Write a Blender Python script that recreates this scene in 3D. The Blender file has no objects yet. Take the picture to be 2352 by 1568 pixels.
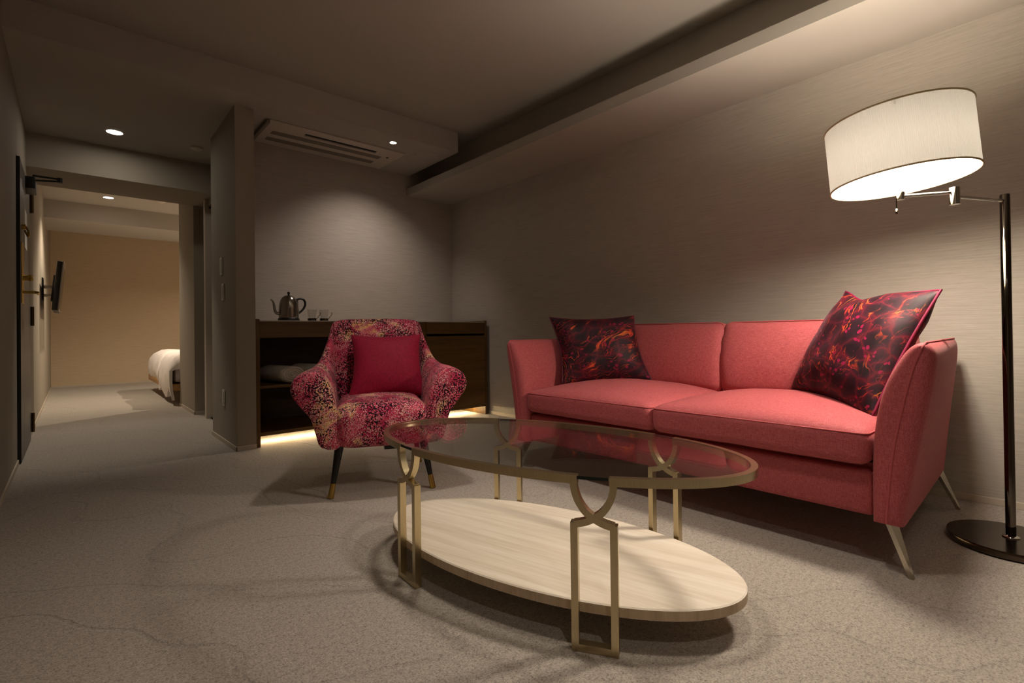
import bpy, bmesh, math, random
from mathutils import Vector, Matrix, noise
random.seed(7)
S = bpy.context.scene
C = S.collection
PI = math.pi

# ------------------------------------------------------------------ camera, world, exposure
F_PX, CY = 1149.23, 756.4
YAW, PITCH, ROLL = (math.radians(a) for a in (41.2554, 0.3698, -0.6964))
fw = Vector((math.sin(YAW)*math.cos(PITCH), math.cos(YAW)*math.cos(PITCH), math.sin(PITCH)))
r0 = Vector((math.cos(YAW), -math.sin(YAW), 0)); u0 = r0.cross(fw)
rt = r0*math.cos(ROLL) + u0*math.sin(ROLL); up = u0*math.cos(ROLL) - r0*math.sin(ROLL)
cam = bpy.data.cameras.new('camera'); cam_o = bpy.data.objects.new('camera', cam); C.objects.link(cam_o)
cam_o.matrix_world = Matrix(((rt.x, up.x, -fw.x, 0), (rt.y, up.y, -fw.y, 0), (rt.z, up.z, -fw.z, 0.80), (0, 0, 0, 1)))
cam.sensor_width = 36; cam.lens = F_PX*36/2352; cam.shift_y = -(784-CY)/2352
cam.clip_start = 0.02; cam.clip_end = 60
S.camera = cam_o
w = bpy.data.worlds.new('world'); S.world = w; w.use_nodes = True
w.node_tree.nodes['Background'].inputs[0].default_value = (0.01, 0.009, 0.008, 1)
vs = S.view_settings
vs.view_transform = 'Standard'; vs.look = 'None'; vs.gamma = 1; vs.use_curve_mapping = False; vs.exposure = -0.10

# light strengths (watts) and colours, used by the lamp builders further down
WARM = (1.0, 0.84, 0.64)
LAMPC = (1.0, 0.88, 0.73)
NEUT = (1.0, 0.89, 0.76)
P_LAMP, P_TABLE, P_NEAR, P_ALCOVE, P_HALL, P_BED = 74, 84, 34, 56, 56, 165

# ------------------------------------------------------------------ helpers
def srgb(r, g, b):
    f = lambda c: (c/255/12.92) if c/255 <= .04045 else ((c/255+.055)/1.055)**2.4
    return (f(r), f(g), f(b), 1)

def mesh_obj(name, bm, mat, parent=None, smooth=None, loc=None, label=None, cat=None, group=None, kind=None):
    me = bpy.data.meshes.new(name)
    bmesh.ops.recalc_face_normals(bm, faces=bm.faces[:])
    bm.to_mesh(me); bm.free()
    for m in (mat if isinstance(mat, (list, tuple)) else [mat]): me.materials.append(m)
    if smooth is not None:
        me.shade_smooth()
        if smooth < 180: me.set_sharp_from_angle(angle=math.radians(smooth))
    o = bpy.data.objects.new(name, me); C.objects.link(o)
    if loc is not None:
        me.transform(Matrix.Translation(-Vector(loc))); o.location = loc
    if parent is not None: o.parent = parent
    tag(o, label, cat, group, kind)
    return o

def tag(o, label=None, cat=None, group=None, kind=None):
    if label: o['label'] = label
    if cat: o['category'] = cat
    if group: o['group'] = group
    if kind: o['kind'] = kind
    return o

def thing(name, label, cat, loc=(0, 0, 0), rotz=0, group=None):
    o = bpy.data.objects.new(name, None); C.objects.link(o); o.empty_display_size = .1
    o.location = loc; o.rotation_euler = (0, 0, rotz)
    return tag(o, label, cat, group)

def box(bm, x0, x1, y0, y1, z0, z1, bev=0, seg=2):
    vs_ = [bm.verts.new(p) for p in ((x0,y0,z0),(x1,y0,z0),(x1,y1,z0),(x0,y1,z0),(x0,y0,z1),(x1,y0,z1),(x1,y1,z1),(x0,y1,z1))]
    fs = [bm.faces.new([vs_[i] for i in q]) for q in ((3,2,1,0),(4,5,6,7),(0,1,5,4),(1,2,6,5),(2,3,7,6),(3,0,4,7))]
    if bev:
        es = list({e for f in fs for e in f.edges})
        bmesh.ops.bevel(bm, geom=es, offset=bev, segments=seg, profile=.5, affect='EDGES')
    return vs_

def B(*boxes, bev=0, seg=2):
    bm = bmesh.new()
    for b in boxes: box(bm, *b, bev=bev, seg=seg)
    return bm

def loft(bm, rings, cap=True, closed=True):
    vr = [[bm.verts.new(p) for p in r] for r in rings]
    n = len(vr[0])
    for a, b in zip(vr, vr[1:]):
        for i in range(n if closed else n-1):
            j = (i+1) % n
            bm.faces.new((a[i], a[j], b[j], b[i]))
    if cap:
        bm.faces.new(vr[0][::-1]); bm.faces.new(vr[-1])
    return vr

def lathe(bm, prof, n=32, c=(0, 0, 0), axis='z'):
    """prof: list of (r, h). closed solid if the ends have r == 0."""
    cx, cy, cz = c
    rings = []
    for r, h in prof:
        if r < 1e-6:
            rings.append([bm.verts.new((cx, cy, cz+h))])
        else:
            rings.append([bm.verts.new((cx+r*math.cos(2*PI*i/n), cy+r*math.sin(2*PI*i/n), cz+h)) for i in range(n)])
    for a, b in zip(rings, rings[1:]):
        if len(a) == 1 and len(b) == 1: continue
        for i in range(n):
            j = (i+1) % n
            if len(a) == 1: bm.faces.new((a[0], b[i], b[j]))
            elif len(b) == 1: bm.faces.new((a[i], a[j], b[0]))
            else: bm.faces.new((a[i], a[j], b[j], b[i]))
    return rings

def catmull(P, n=8, closed=False):
    P = [Vector(p) for p in P]; out = []
    m = len(P)
    for i in range(m if closed else m-1):
        if closed: a, b, c, d = P[i-1], P[i], P[(i+1) % m], P[(i+2) % m]
        else: a, b, c, d = P[max(i-1, 0)], P[i], P[i+1], P[min(i+2, m-1)]
        for k in range(n):
            t = k/n
            out.append(.5*((2*b)+(c-a)*t+(2*a-5*b+4*c-d)*t*t+(3*b-a-3*c+d)*t**3))
    if not closed: out.append(P[-1])
    return out

def tube(bm, path, r, n=10, closed=False):
    path = [Vector(p) for p in path]; m = len(path); rings = []
    nrm = None
    for i in range(m):
        a = path[i-1] if (i or closed) else path[0]; b = path[(i+1) % m] if (i < m-1 or closed) else path[-1]
        t = (b-a).normalized()
        if nrm is None: nrm = t.orthogonal().normalized()
        nrm = (nrm - t*nrm.dot(t)).normalized(); bn = t.cross(nrm)
        rr = r[i] if isinstance(r, (list, tuple)) else r
        rings.append([path[i]+rr*(math.cos(2*PI*k/n)*nrm+math.sin(2*PI*k/n)*bn) for k in range(n)])
    if closed:
        vr = [[bm.verts.new(p) for p in q] for q in rings]
        best = min(range(n), key=lambda s: (vr[-1][0].co-vr[0][s].co).length)
        for i in range(m):
            a, b = vr[i], vr[(i+1) % m]; s = best if i == m-1 else 0
            for k in range(n):
                bm.faces.new((a[k], a[(k+1) % n], b[(k+1+s) % n], b[(k+s) % n]))
    else: loft(bm, rings)

def rbox(hx, hy, hz, r, n=14, crown=0, crown_b=0, wr=0, seed=0, bulge=0):
    """rounded upholstered box, centred at the origin; crown lifts the top, bulge swells the sides"""
    bm = bmesh.new()
    bmesh.ops.create_cube(bm, size=2)
    bmesh.ops.subdivide_edges(bm, edges=bm.edges[:], cuts=n, use_grid_fill=True)
    for v in bm.verts:
        q = [math.sin(c*PI/2)*.35+c*.65 if abs(c) < 1 else c for c in v.co]
        p = Vector((q[0]*hx, q[1]*hy, q[2]*hz))
        inn = Vector((max(-hx+r, min(hx-r, p.x)), max(-hy+r, min(hy-r, p.y)), max(-hz+r, min(hz-r, p.z))))
        d = p-inn
        if d.length > 1e-7: p = inn+d.normalized()*r
        u, v2, ww = p.x/hx, p.y/hy, p.z/hz
        k = max(0, 1-u*u)**.7*max(0, 1-v2*v2)**.7
        p.z += (crown if p.z > 0 else -crown_b)*k*abs(ww)
        if bulge:
            s = (1-ww*ww)*bulge
            p.x += math.copysign(s, p.x)*abs(u)**4; p.y += math.copysign(s, p.y)*abs(v2)**4
        if wr:
            p += Vector((0, 0, 1))*wr*noise.noise(p*6+Vector((seed, 0, 0))) + p.normalized()*wr*.6*noise.noise(p*14+Vector((0, seed, 3)))
        v.co = p
    return bm

def pillow(corners, T, n=26, pinch=.10, seed=0, wr=.006, chop=None):
    """throw cushion from four 3-D corners (bl, br, tr, tl), thickness T; returns the mesh and its seam line"""
    bl, br, tr, tl = (Vector(c) for c in corners)
    nrm = ((br-bl).cross(tl-bl)).normalized()
    def pos(u, v):
        uu = u*(1-pinch*(1-v*v)); vv = v*(1-pinch*(1-u*u))
        if chop: vv -= chop[1]*math.exp(-((u-chop[0])/chop[2])**2)*max(0, (v+1)/2)**3
        a, b = (uu+1)/2, (vv+1)/2
        return bl.lerp(br, a).lerp(tl.lerp(tr, a), b)
    def th(u, v): return T*.5*(max(0, 1-abs(u)**2.4)*max(0, 1-abs(v)**2.4))**.55
    bm = bmesh.new(); F = {}; K = {}
    for i in range(n+1):
        for j in range(n+1):
            u = math.sin((2*i/n-1)*PI/2); v = math.sin((2*j/n-1)*PI/2)
            p = pos(u, v); t = th(u, v)
            wv = wr*noise.noise(p*9+Vector((seed, 0, 0)))*min(1, t/T*4)
            F[i, j] = bm.verts.new(p+nrm*(t+wv))
            K[i, j] = F[i, j] if i in (0, n) or j in (0, n) else bm.verts.new(p-nrm*(t-wv))
    for i in range(n):
        for j in range(n):
            bm.faces.new((F[i, j], F[i+1, j], F[i+1, j+1], F[i, j+1]))
            bm.faces.new((K[i, j], K[i, j+1], K[i+1, j+1], K[i+1, j]))
    m = 16; ss = [2*k/m-1 for k in range(m)]
    seam = [pos(s, -1) for s in ss]+[pos(1, s) for s in ss]+[pos(-s, 1) for s in ss]+[pos(-1, -s) for s in ss]
    return bm, seam

def ribbon(bm, path, wd, y0, y1, M, closed=False):
    """bar of width wd following a 2-D path (s, z), extruded from depth y0 to y1, mapped by the matrix M"""
    P = [Vector((p[0], p[1])) for p in path]; m = len(P); Lf = []; Rt = []
    for i in range(m):
        if closed: a, b = P[i-1], P[(i+1) % m]
        else: a, b = P[max(i-1, 0)], P[min(i+1, m-1)]
        d1 = (P[i]-a).normalized() if (P[i]-a).length > 1e-9 else (b-P[i]).normalized()
        d2 = (b-P[i]).normalized() if (b-P[i]).length > 1e-9 else d1
        n1, n2 = Vector((-d1.y, d1.x)), Vector((-d2.y, d2.x))
        h = (n1+n2).normalized(); k = wd/2/max(.35, h.dot(n1))
        Lf.append(P[i]+h*k); Rt.append(P[i]-h*k)
    rings = [[M @ Vector((l.x, y0, l.y)), M @ Vector((r.x, y0, r.y)), M @ Vector((r.x, y1, r.y)), M @ Vector((l.x, y1, l.y))] for l, r in zip(Lf, Rt)]
    loft(bm, rings)

# ------------------------------------------------------------------ materials
def new_mat(name):
    m = bpy.data.materials.new(name); m.use_nodes = True
    nt = m.node_tree; b = nt.nodes['Principled BSDF']
    return m, nt, b
def N(nt, t, **kw):
    n = nt.nodes.new(t)
    for k, v in kw.items():
        if k in n.inputs: n.inputs[k].default_value = v
        else: setattr(n, k, v)
    return n
def L(nt, a, b): nt.links.new(a, b)
def coords(nt, scale=(1, 1, 1), rot=(0, 0, 0), kind='Object'):
    tc = N(nt, 'ShaderNodeTexCoord'); mp = N(nt, 'ShaderNodeMapping')
    mp.inputs['Scale'].default_value = scale; mp.inputs['Rotation'].default_value = rot
    L(nt, tc.outputs[kind], mp.inputs['Vector']); return mp.outputs['Vector']
def ramp(nt, fac, stops, interp='LINEAR'):
    r = N(nt, 'ShaderNodeValToRGB'); cr = r.color_ramp; cr.interpolation = interp
    while len(cr.elements) < len(stops): cr.elements.new(.5)
    for e, (p, c) in zip(cr.elements, stops): e.position = p; e.color = c
    L(nt, fac, r.inputs['Fac']); return r.outputs['Color']
def mix(nt, fac, a, b, mode='MIX'):
    m = N(nt, 'ShaderNodeMix', data_type='RGBA', blend_type=mode)
    for sock, v in ((m.inputs[0], fac), (m.inputs[6], a), (m.inputs[7], b)):
        if hasattr(v, 'is_linked') or hasattr(v, 'node'): L(nt, v, sock)
        else: sock.default_value = v
    return m.outputs[2]
def math_n(nt, op, a, b=None):
    m = N(nt, 'ShaderNodeMath', operation=op)
    for s, v in zip(m.inputs, (a, b)):
        if v is None: continue
        if hasattr(v, 'node'): L(nt, v, s)
        else: s.default_value = v
    return m.outputs[0]
def bump(nt, b, h, strength=.3, dist=.002):
    n = N(nt, 'ShaderNodeBump', Strength=strength, Distance=dist); L(nt, h, n.inputs['Height']); L(nt, n.outputs[0], b.inputs['Normal'])
def noise_n(nt, vec, scale, detail=3, rough=.5, dist=0):
    n = N(nt, 'ShaderNodeTexNoise', Scale=scale, Detail=detail, Roughness=rough, Distortion=dist); L(nt, vec, n.inputs['Vector']); return n.outputs['Fac']
def plain(name, col, rough=.5, metal=0, spec=.5):
    m, nt, b = new_mat(name)
    b.inputs['Base Color'].default_value = col; b.inputs['Roughness'].default_value = rough
    b.inputs['Metallic'].default_value = metal; b.inputs['Specular IOR Level'].default_value = spec
    return m
def emit(name, col, st):
    m, nt, b = new_mat(name)
    b.inputs['Base Color'].default_value = (.8, .8, .8, 1); b.inputs['Emission Color'].default_value = (*col[:3], 1); b.inputs['Emission Strength'].default_value = st
    return m

def mat_wallpaper(name, c0, c1):
    m, nt, b = new_mat(name)
    geo = N(nt, 'ShaderNodeNewGeometry'); sep = N(nt, 'ShaderNodeSeparateXYZ'); L(nt, geo.outputs['Position'], sep.inputs[0])
    h = math_n(nt, 'ADD', sep.outputs[0], sep.outputs[1])
    cmb = N(nt, 'ShaderNodeCombineXYZ')
    L(nt, math_n(nt, 'MULTIPLY', h, 5), cmb.inputs[0]); L(nt, math_n(nt, 'MULTIPLY', sep.outputs[2], 150), cmb.inputs[2])
    f1 = noise_n(nt, cmb.outputs[0], 1.0, 3, .6)
    cmb2 = N(nt, 'ShaderNodeCombineXYZ')
    L(nt, math_n(nt, 'MULTIPLY', h, 30), cmb2.inputs[0]); L(nt, math_n(nt, 'MULTIPLY', sep.outputs[2], 420), cmb2.inputs[2])
    f2 = noise_n(nt, cmb2.outputs[0], 1.0, 2)
    f = math_n(nt, 'ADD', math_n(nt, 'MULTIPLY', f1, .7), math_n(nt, 'MULTIPLY', f2, .3))
    L(nt, ramp(nt, f, [(.34, c0), (.66, c1)]), b.inputs['Base Color'])
    b.inputs['Roughness'].default_value = .75; b.inputs['Specular IOR Level'].default_value = .25
    bump(nt, b, f, .35, .0015)
    return m

def mat_carpet():
    m, nt, b = new_mat('carpet')
    v = coords(nt)
    fine = noise_n(nt, v, 190, 3, .75); mid = noise_n(nt, v, 70, 3, .6); big = noise_n(nt, v, 2.2, 2)
    # sculpted wandering lines cut into the pile
    warp = N(nt, 'ShaderNodeTexNoise', Scale=1.3, Detail=1.5); L(nt, v, warp.inputs['Vector'])
    vm = N(nt, 'ShaderNodeVectorMath', operation='MULTIPLY_ADD'); L(nt, warp.outputs['Color'], vm.inputs[0]); vm.inputs[1].default_value = (1.6, 1.6, 0); L(nt, v, vm.inputs[2])
    wv = N(nt, 'ShaderNodeTexWave', wave_type='BANDS', bands_direction='DIAGONAL', Scale=1.15, Distortion=1.5, Detail=1.0); wv.inputs['Detail Scale'].default_value = 1.2
    L(nt, vm.outputs[0], wv.inputs['Vector'])
    line = ramp(nt, math_n(nt, 'ADD', wv.outputs['Fac'], math_n(nt, 'MULTIPLY', math_n(nt, 'SUBTRACT', noise_n(nt, v, 60, 2), .5), .035)), [(0, (0, 0, 0, 1)), (.012, (1, 1, 1, 1))])
    f = math_n(nt, 'ADD', math_n(nt, 'MULTIPLY', fine, .70), math_n(nt, 'MULTIPLY', mid, .30))
    base = ramp(nt, f, [(.36, srgb(112, 101, 92)), (.47, srgb(164, 153, 142)), (.62, srgb(196, 186, 174))])
    base = mix(nt, math_n(nt, 'MULTIPLY', big, .12), base, srgb(120, 108, 96))
    L(nt, mix(nt, math_n(nt, 'MULTIPLY', math_n(nt, 'SUBTRACT', 1.0, line), .08), base, srgb(95, 84, 74)), b.inputs['Base Color'])
    b.inputs['Roughness'].default_value = .95; b.inputs['Specular IOR Level'].default_value = .1
    b.inputs['Sheen Weight'].default_value = .25; b.inputs['Sheen Roughness'].default_value = .6
    h = math_n(nt, 'ADD', f, math_n(nt, 'MULTIPLY', line, .6))
    bump(nt, b, h, .9, .006)
    return m

def mat_linen(name, c0, c1, sc=1.0, sheen=.08):
    m, nt, b = new_mat(name)
    v1 = coords(nt, (34*sc, 420*sc, 420*sc)); v2 = coords(nt, (420*sc, 34*sc, 420*sc)); v3 = coords(nt, (420*sc, 420*sc, 34*sc))
    a = noise_n(nt, v1, 1, 2, .6); c = noise_n(nt, v2, 1, 2, .6); d = noise_n(nt, v3, 1, 2, .6)
    f = math_n(nt, 'MULTIPLY', math_n(nt, 'ADD', math_n(nt, 'ADD', a, c), d), .3333)
    L(nt, ramp(nt, f, [(.42, c0), (.60, c1)]), b.inputs['Base Color'])
    b.inputs['Roughness'].default_value = .7; b.inputs['Specular IOR Level'].default_value = .3
    b.inputs['Sheen Weight'].default_value = sheen; b.inputs['Sheen Roughness'].default_value = .45
    b.inputs['Sheen Tint'].default_value = (1, .75, .7, 1)
    bump(nt, b, f, .4, .0012)
    return m

def mat_chair():
    m, nt, b = new_mat('feathered_print')
    v = coords(nt)
    big = noise_n(nt, v, 6.5, 2, .5, .8); big2 = noise_n(nt, coords(nt, (1, 1, 1), (0, .4, .3)), 10, 2, .5)
    ground = ramp(nt, big, [(.28, srgb(132, 20, 58)), (.38, srgb(192, 42, 84)), (.46, srgb(220, 92, 114)), (.53, srgb(176, 28, 74)), (.60, srgb(222, 116, 124)), (.65, srgb(234, 184, 120)), (.675, srgb(226, 150, 120)), (.71, srgb(200, 96, 112))])
    # fine seed-like dots
    vd = N(nt, 'ShaderNodeTexVoronoi', Scale=170); L(nt, v, vd.inputs['Vector'])
    dot = math_n(nt, 'LESS_THAN', vd.outputs['Distance'], .40)
    dot = math_n(nt, 'MULTIPLY', dot, math_n(nt, 'GREATER_THAN', big2, .40))
    ground = mix(nt, dot, ground, mix(nt, ramp(nt, big, [(.4, (0, 0, 0, 1)), (.6, (1, 1, 1, 1))]), srgb(222, 146, 158), srgb(234, 212, 198)))
    # feathery dark strokes, denser in bands
    warp = N(nt, 'ShaderNodeTexNoise', Scale=55, Detail=2.0); L(nt, v, warp.inputs['Vector'])
    vm = N(nt, 'ShaderNodeVectorMath', operation='MULTIPLY_ADD'); L(nt, warp.outputs['Color'], vm.inputs[0]); vm.inputs[1].default_value = (.03, .03, .03); L(nt, v, vm.inputs[2])
    vo = N(nt, 'ShaderNodeTexVoronoi', feature='DISTANCE_TO_EDGE', Scale=84); L(nt, vm.outputs[0], vo.inputs['Vector'])
    dens = ramp(nt, noise_n(nt, coords(nt, (1, 1, 1), (.2, 0, .7)), 8, 2, .5, .5), [(.36, (.03, .03, .03, 1)), (.48, (.10, .10, .10, 1)), (.60, (.22, .22, .22, 1))])
    mask = math_n(nt, 'LESS_THAN', vo.outputs['Distance'], dens)
    mask = math_n(nt, 'MULTIPLY', mask, math_n(nt, 'GREATER_THAN', noise_n(nt, v, 120, 1, .5), .46))
    L(nt, mix(nt, mask, ground, srgb(40, 14, 26)), b.inputs['Base Color'])
    b.inputs['Roughness'].default_value = .85; b.inputs['Sheen Weight'].default_value = .06; b.inputs['Specular IOR Level'].default_value = .15
    bump(nt, b, noise_n(nt, v, 700, 2), .25, .001)
    return m

def mat_velvet(name, seed):
    m, nt, b = new_mat(name)
    tc = N(nt, 'ShaderNodeTexCoord'); mp = N(nt, 'ShaderNodeMapping'); mp.inputs['Location'].default_value = (seed, seed*.7, 0); mp.inputs['Rotation'].default_value = (.5, .35, .8); mp.inputs['Scale'].default_value = (.75, 1.5, 1.5)
    L(nt, tc.outputs['Object'], mp.inputs[0]); v = mp.outputs[0]
    warp = N(nt, 'ShaderNodeTexNoise', Scale=4.0, Detail=3.0); L(nt, v, warp.inputs['Vector'])
    def warped(amp):
        vm = N(nt, 'ShaderNodeVectorMath', operation='MULTIPLY_ADD'); L(nt, warp.outputs['Color'], vm.inputs[0]); vm.inputs[1].default_value = (amp, amp, amp); L(nt, v, vm.inputs[2]); return vm.outputs[0]
    blk, plum, wine, org, amber = srgb(26, 9, 15), srgb(54, 10, 32), srgb(98, 12, 34), srgb(216, 80, 34), srgb(190, 118, 44)
    # marbled ground: rounded dark cells with wine-red veins between them
    vc = N(nt, 'ShaderNodeTexVoronoi', feature='DISTANCE_TO_EDGE', Scale=8); L(nt, warped(.22), vc.inputs['Vector'])
    col = ramp(nt, vc.outputs['Distance'], [(0, srgb(92, 12, 28)), (.03, srgb(70, 10, 26)), (.10, srgb(46, 9, 26)), (.25, blk), (.5, srgb(38, 8, 24))])
    # long combed streaks of orange
    ms = N(nt, 'ShaderNodeMapping'); ms.inputs['Scale'].default_value = (.55, 3.0, 3.0); ms.inputs['Rotation'].default_value = (.3, .2, .4); L(nt, warped(.20), ms.inputs[0])
    f = noise_n(nt, ms.outputs[0], 2.4, 4, .55, .7)
    streak = ramp(nt, f, [(.438, (0, 0, 0, 1)), (.450, (1, 1, 1, 1)), (.460, (1, 1, 1, 1)), (.472, (0, 0, 0, 1)), (.590, (0, 0, 0, 1)), (.598, (1, 1, 1, 1)), (.606, (0, 0, 0, 1))])
    scol = ramp(nt, noise_n(nt, ms.outputs[0], 9, 3, .6), [(.36, wine), (.46, srgb(168, 44, 34)), (.56, org), (.66, amber)])
    gate = ramp(nt, noise_n(nt, v, 5.5, 1), [(.44, (.08, .08, .08, 1)), (.56, (1, 1, 1, 1))])
    col = mix(nt, math_n(nt, 'MULTIPLY', streak, gate), col, scol)
    vo = N(nt, 'ShaderNodeTexVoronoi', Scale=26); L(nt, warped(.12), vo.inputs['Vector'])
    spot = math_n(nt, 'MULTIPLY', math_n(nt, 'LESS_THAN', vo.outputs['Distance'], .30), math_n(nt, 'GREATER_THAN', noise_n(nt, v, 8, 1), .55))
    col = mix(nt, spot, col, srgb(132, 10, 58))
    L(nt, col, b.inputs['Base Color'])
    b.inputs['Roughness'].default_value = .6; b.inputs['Sheen Weight'].default_value = .12; b.inputs['Sheen Roughness'].default_value = .35
    b.inputs['Sheen Tint'].default_value = (.9, .35, .45, 1); b.inputs['Specular IOR Level'].default_value = .3
    bump(nt, b, noise_n(nt, v, 500, 2), .2, .001)
    return m

def mat_wood(name, c0, c1, c2, along='x', sc=1.0, rough=.45):
    m, nt, b = new_mat(name)
    s = {'x': (1.2, 22, 22), 'y': (22, 1.2, 22), 'z': (22, 22, 1.2)}[along]
    v = coords(nt, tuple(k*sc for k in s))
    f = noise_n(nt, v, 1, 4, .6, .3)
    s2 = tuple(k*6*sc for k in s)
    f2 = noise_n(nt, coords(nt, s2), 1, 2, .6)
    g = math_n(nt, 'ADD', math_n(nt, 'MULTIPLY', f, .7), math_n(nt, 'MULTIPLY', f2, .3))
    L(nt, ramp(nt, g, [(.32, c0), (.5, c1), (.68, c2)]), b.inputs['Base Color'])
    b.inputs['Roughness'].default_value = rough
    bump(nt, b, g, .15, .001)
    return m

def mat_brushed(name, col, rough=.32):
    m, nt, b = new_mat(name)
    f = noise_n(nt, coords(nt, (400, 400, 20)), 1, 2)
    L(nt, ramp(nt, f, [(.3, tuple(c*.88 for c in col[:3])+(1,)), (.7, col)]), b.inputs['Base Color'])
    b.inputs['Metallic'].default_value = 1; b.inputs['Roughness'].default_value = rough
    bump(nt, b, f, .06, .0005)
    return m

def mat_sheet_glass(name, tint):
    m, nt, b = new_mat(name); nt.nodes.remove(b); out = nt.nodes['Material Output']
    lw = N(nt, 'ShaderNodeLayerWeight', Blend=.5)
    fr = math_n(nt, 'ADD', math_n(nt, 'MULTIPLY', math_n(nt, 'POWER', lw.outputs['Facing'], 5), .96), .04)
    tr = N(nt, 'ShaderNodeBsdfTransparent'); tr.inputs[0].default_value = tint
    gl = N(nt, 'ShaderNodeBsdfGlossy', Roughness=0.0)
    mx = N(nt, 'ShaderNodeMixShader'); L(nt, fr, mx.inputs[0]); L(nt, tr.outputs[0], mx.inputs[1]); L(nt, gl.outputs[0], mx.inputs[2])
    L(nt, mx.outputs[0], out.inputs['Surface'])
    return m

def mat_shade():
    m, nt, b = new_mat('pleated_shade'); nt.nodes.remove(b); out = nt.nodes['Material Output']
    tc = N(nt, 'ShaderNodeTexCoord'); sep = N(nt, 'ShaderNodeSeparateXYZ'); L(nt, tc.outputs['Object'], sep.inputs[0])
    ang = math_n(nt, 'ARCTAN2', sep.outputs[1], sep.outputs[0])
    rib = math_n(nt, 'SINE', math_n(nt, 'MULTIPLY', ang, 260))
    bp = N(nt, 'ShaderNodeBump', Strength=.35, Distance=.002); L(nt, rib, bp.inputs['Height'])
    col = (.86, .82, .74, 1)
    df = N(nt, 'ShaderNodeBsdfDiffuse'); df.inputs[0].default_value = col; L(nt, bp.outputs[0], df.inputs['Normal'])
    tl = N(nt, 'ShaderNodeBsdfTranslucent'); tl.inputs[0].default_value = (.92, .88, .82, 1)
    mx = N(nt, 'ShaderNodeMixShader'); mx.inputs[0].default_value = .026
    L(nt, df.outputs[0], mx.inputs[1]); L(nt, tl.outputs[0], mx.inputs[2]); L(nt, mx.outputs[0], out.inputs['Surface'])
    return m

M = {}
M['wall'] = mat_wallpaper('wallpaper', srgb(164, 156, 145), srgb(184, 176, 165))
M['wall_bed'] = mat_wallpaper('bedroom_wallpaper', srgb(192, 170, 142), srgb(208, 188, 160))
M['plaster'] = plain('painted_plaster', srgb(172, 165, 155), .85, 0, .2)
M['hallpaint'] = plain('hall_paint', srgb(160, 150, 136), .8, 0, .2)
M['base'] = plain('baseboard_paint', srgb(190, 178, 162), .5)
M['carpet'] = mat_carpet()
M['coral'] = mat_linen('coral_linen', srgb(156, 62, 68), srgb(200, 106, 109), 1.5)
M['coral_pipe'] = plain('coral_piping', srgb(184, 84, 88), .8)
M['raspberry'] = mat_linen('raspberry_silk', srgb(126, 6, 42), srgb(172, 18, 62), .8, .05)
M['print'] = mat_chair()
M['velvet_a'] = mat_velvet('marbled_velvet', 3.1)
M['velvet_b'] = mat_velvet('marbled_velvet_large', 8.4)
M['velvet_pipe'] = plain('magenta_piping', srgb(124, 10, 56), .6)
M['velvet_pipe_d'] = plain('plum_piping', srgb(90, 12, 40), .6)
M['brass'] = mat_brushed('champagne_brass', srgb(202, 186, 150), .28)
M['gold'] = plain('polished_brass', srgb(196, 164, 88), .25, 1)
M['limed'] = mat_wood('limed_oak', srgb(212, 196, 176), srgb(230, 217, 200), srgb(242, 232, 218), 'x', 1.0, .5)
M['limed_edge'] = mat_wood('limed_oak_edge', srgb(170, 148, 120), srgb(194, 172, 142), srgb(208, 188, 160), 'z', 1.4, .55)
M['walnut'] = mat_wood('brown_oak', srgb(74, 50, 16), srgb(94, 66, 24), srgb(114, 82, 34), 'x', 1.0, .45)
M['walnut_v'] = mat_wood('brown_oak_upright', srgb(74, 50, 16), srgb(94, 66, 24), srgb(114, 82, 34), 'z', 1.0, .45)
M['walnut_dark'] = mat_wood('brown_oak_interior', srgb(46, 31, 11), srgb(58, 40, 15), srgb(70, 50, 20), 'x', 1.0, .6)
M['counter'] = plain('grey_counter', srgb(176, 166, 154), .35)
M['glass'] = mat_sheet_glass('table_glass', (.975, .98, .97, 1))
M['glass_edge'] = plain('glass_edge', srgb(10, 30, 27), .08)
M['cup_glass'] = mat_sheet_glass('cup_glass', (.93, .93, .92, 1))
M['black'] = plain('black_lacquer', srgb(16, 14, 14), .3)
M['blackplastic'] = plain('black_plastic', srgb(14, 13, 13), .4)
M['chrome'] = plain('chrome', srgb(225, 222, 216), .07, 1)
M['lampbase'] = plain('bronzed_steel', srgb(92, 80, 70), .2, 1)
M['darkchrome'] = plain('dark_polished_steel', srgb(96, 88, 80), .07, 1)
M['steel'] = plain('brushed_steel', srgb(150, 143, 133), .2, 1)
M['satin'] = plain('satin_nickel', srgb(186, 178, 162), .14, 1)
M['white'] = plain('white_plastic', srgb(206, 202, 192), .45)
M['acwhite'] = plain('grille_plastic', srgb(192, 182, 168), .5)
M['acdark'] = plain('dark_grille_plastic', srgb(120, 110, 98), .6)  # darker plastic of the grilles, end cap, latch and bezel
M['slot'] = plain('vent_interior', srgb(14, 12, 10), .8)
M['door'] = plain('charcoal_door', srgb(92, 88, 84), .4)
M['dooredge'] = plain('charcoal_door_edge', srgb(22, 20, 19), .5)
M['hinge'] = plain('bronze_hinge', srgb(96, 74, 44), .35, 1)
M['paper'] = plain('paper', srgb(214, 206, 196), .8)
M['towel'] = plain('white_terry', srgb(226, 220, 210), .95, 0, .1)
M['duvet'] = plain('white_cotton', srgb(238, 230, 224), .9, 0, .1)
M['bedwood'] = mat_wood('light_oak', srgb(160, 112, 58), srgb(190, 140, 80), srgb(206, 160, 100), 'y')
M['shade'] = mat_shade()
M['shade_trim'] = plain('shade_trim', srgb(196, 176, 138), .8)
M['lens'] = emit('lit_lens', (1, .92, .82), 45)
M['lens_hall'] = emit('lit_hall_lens', (1, .92, .80), 95)
M['bulb'] = emit('lit_bulb', (1, .88, .70), 60)
M['led'] = emit('lit_led_strip', (1, .76, .42), 90)
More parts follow.
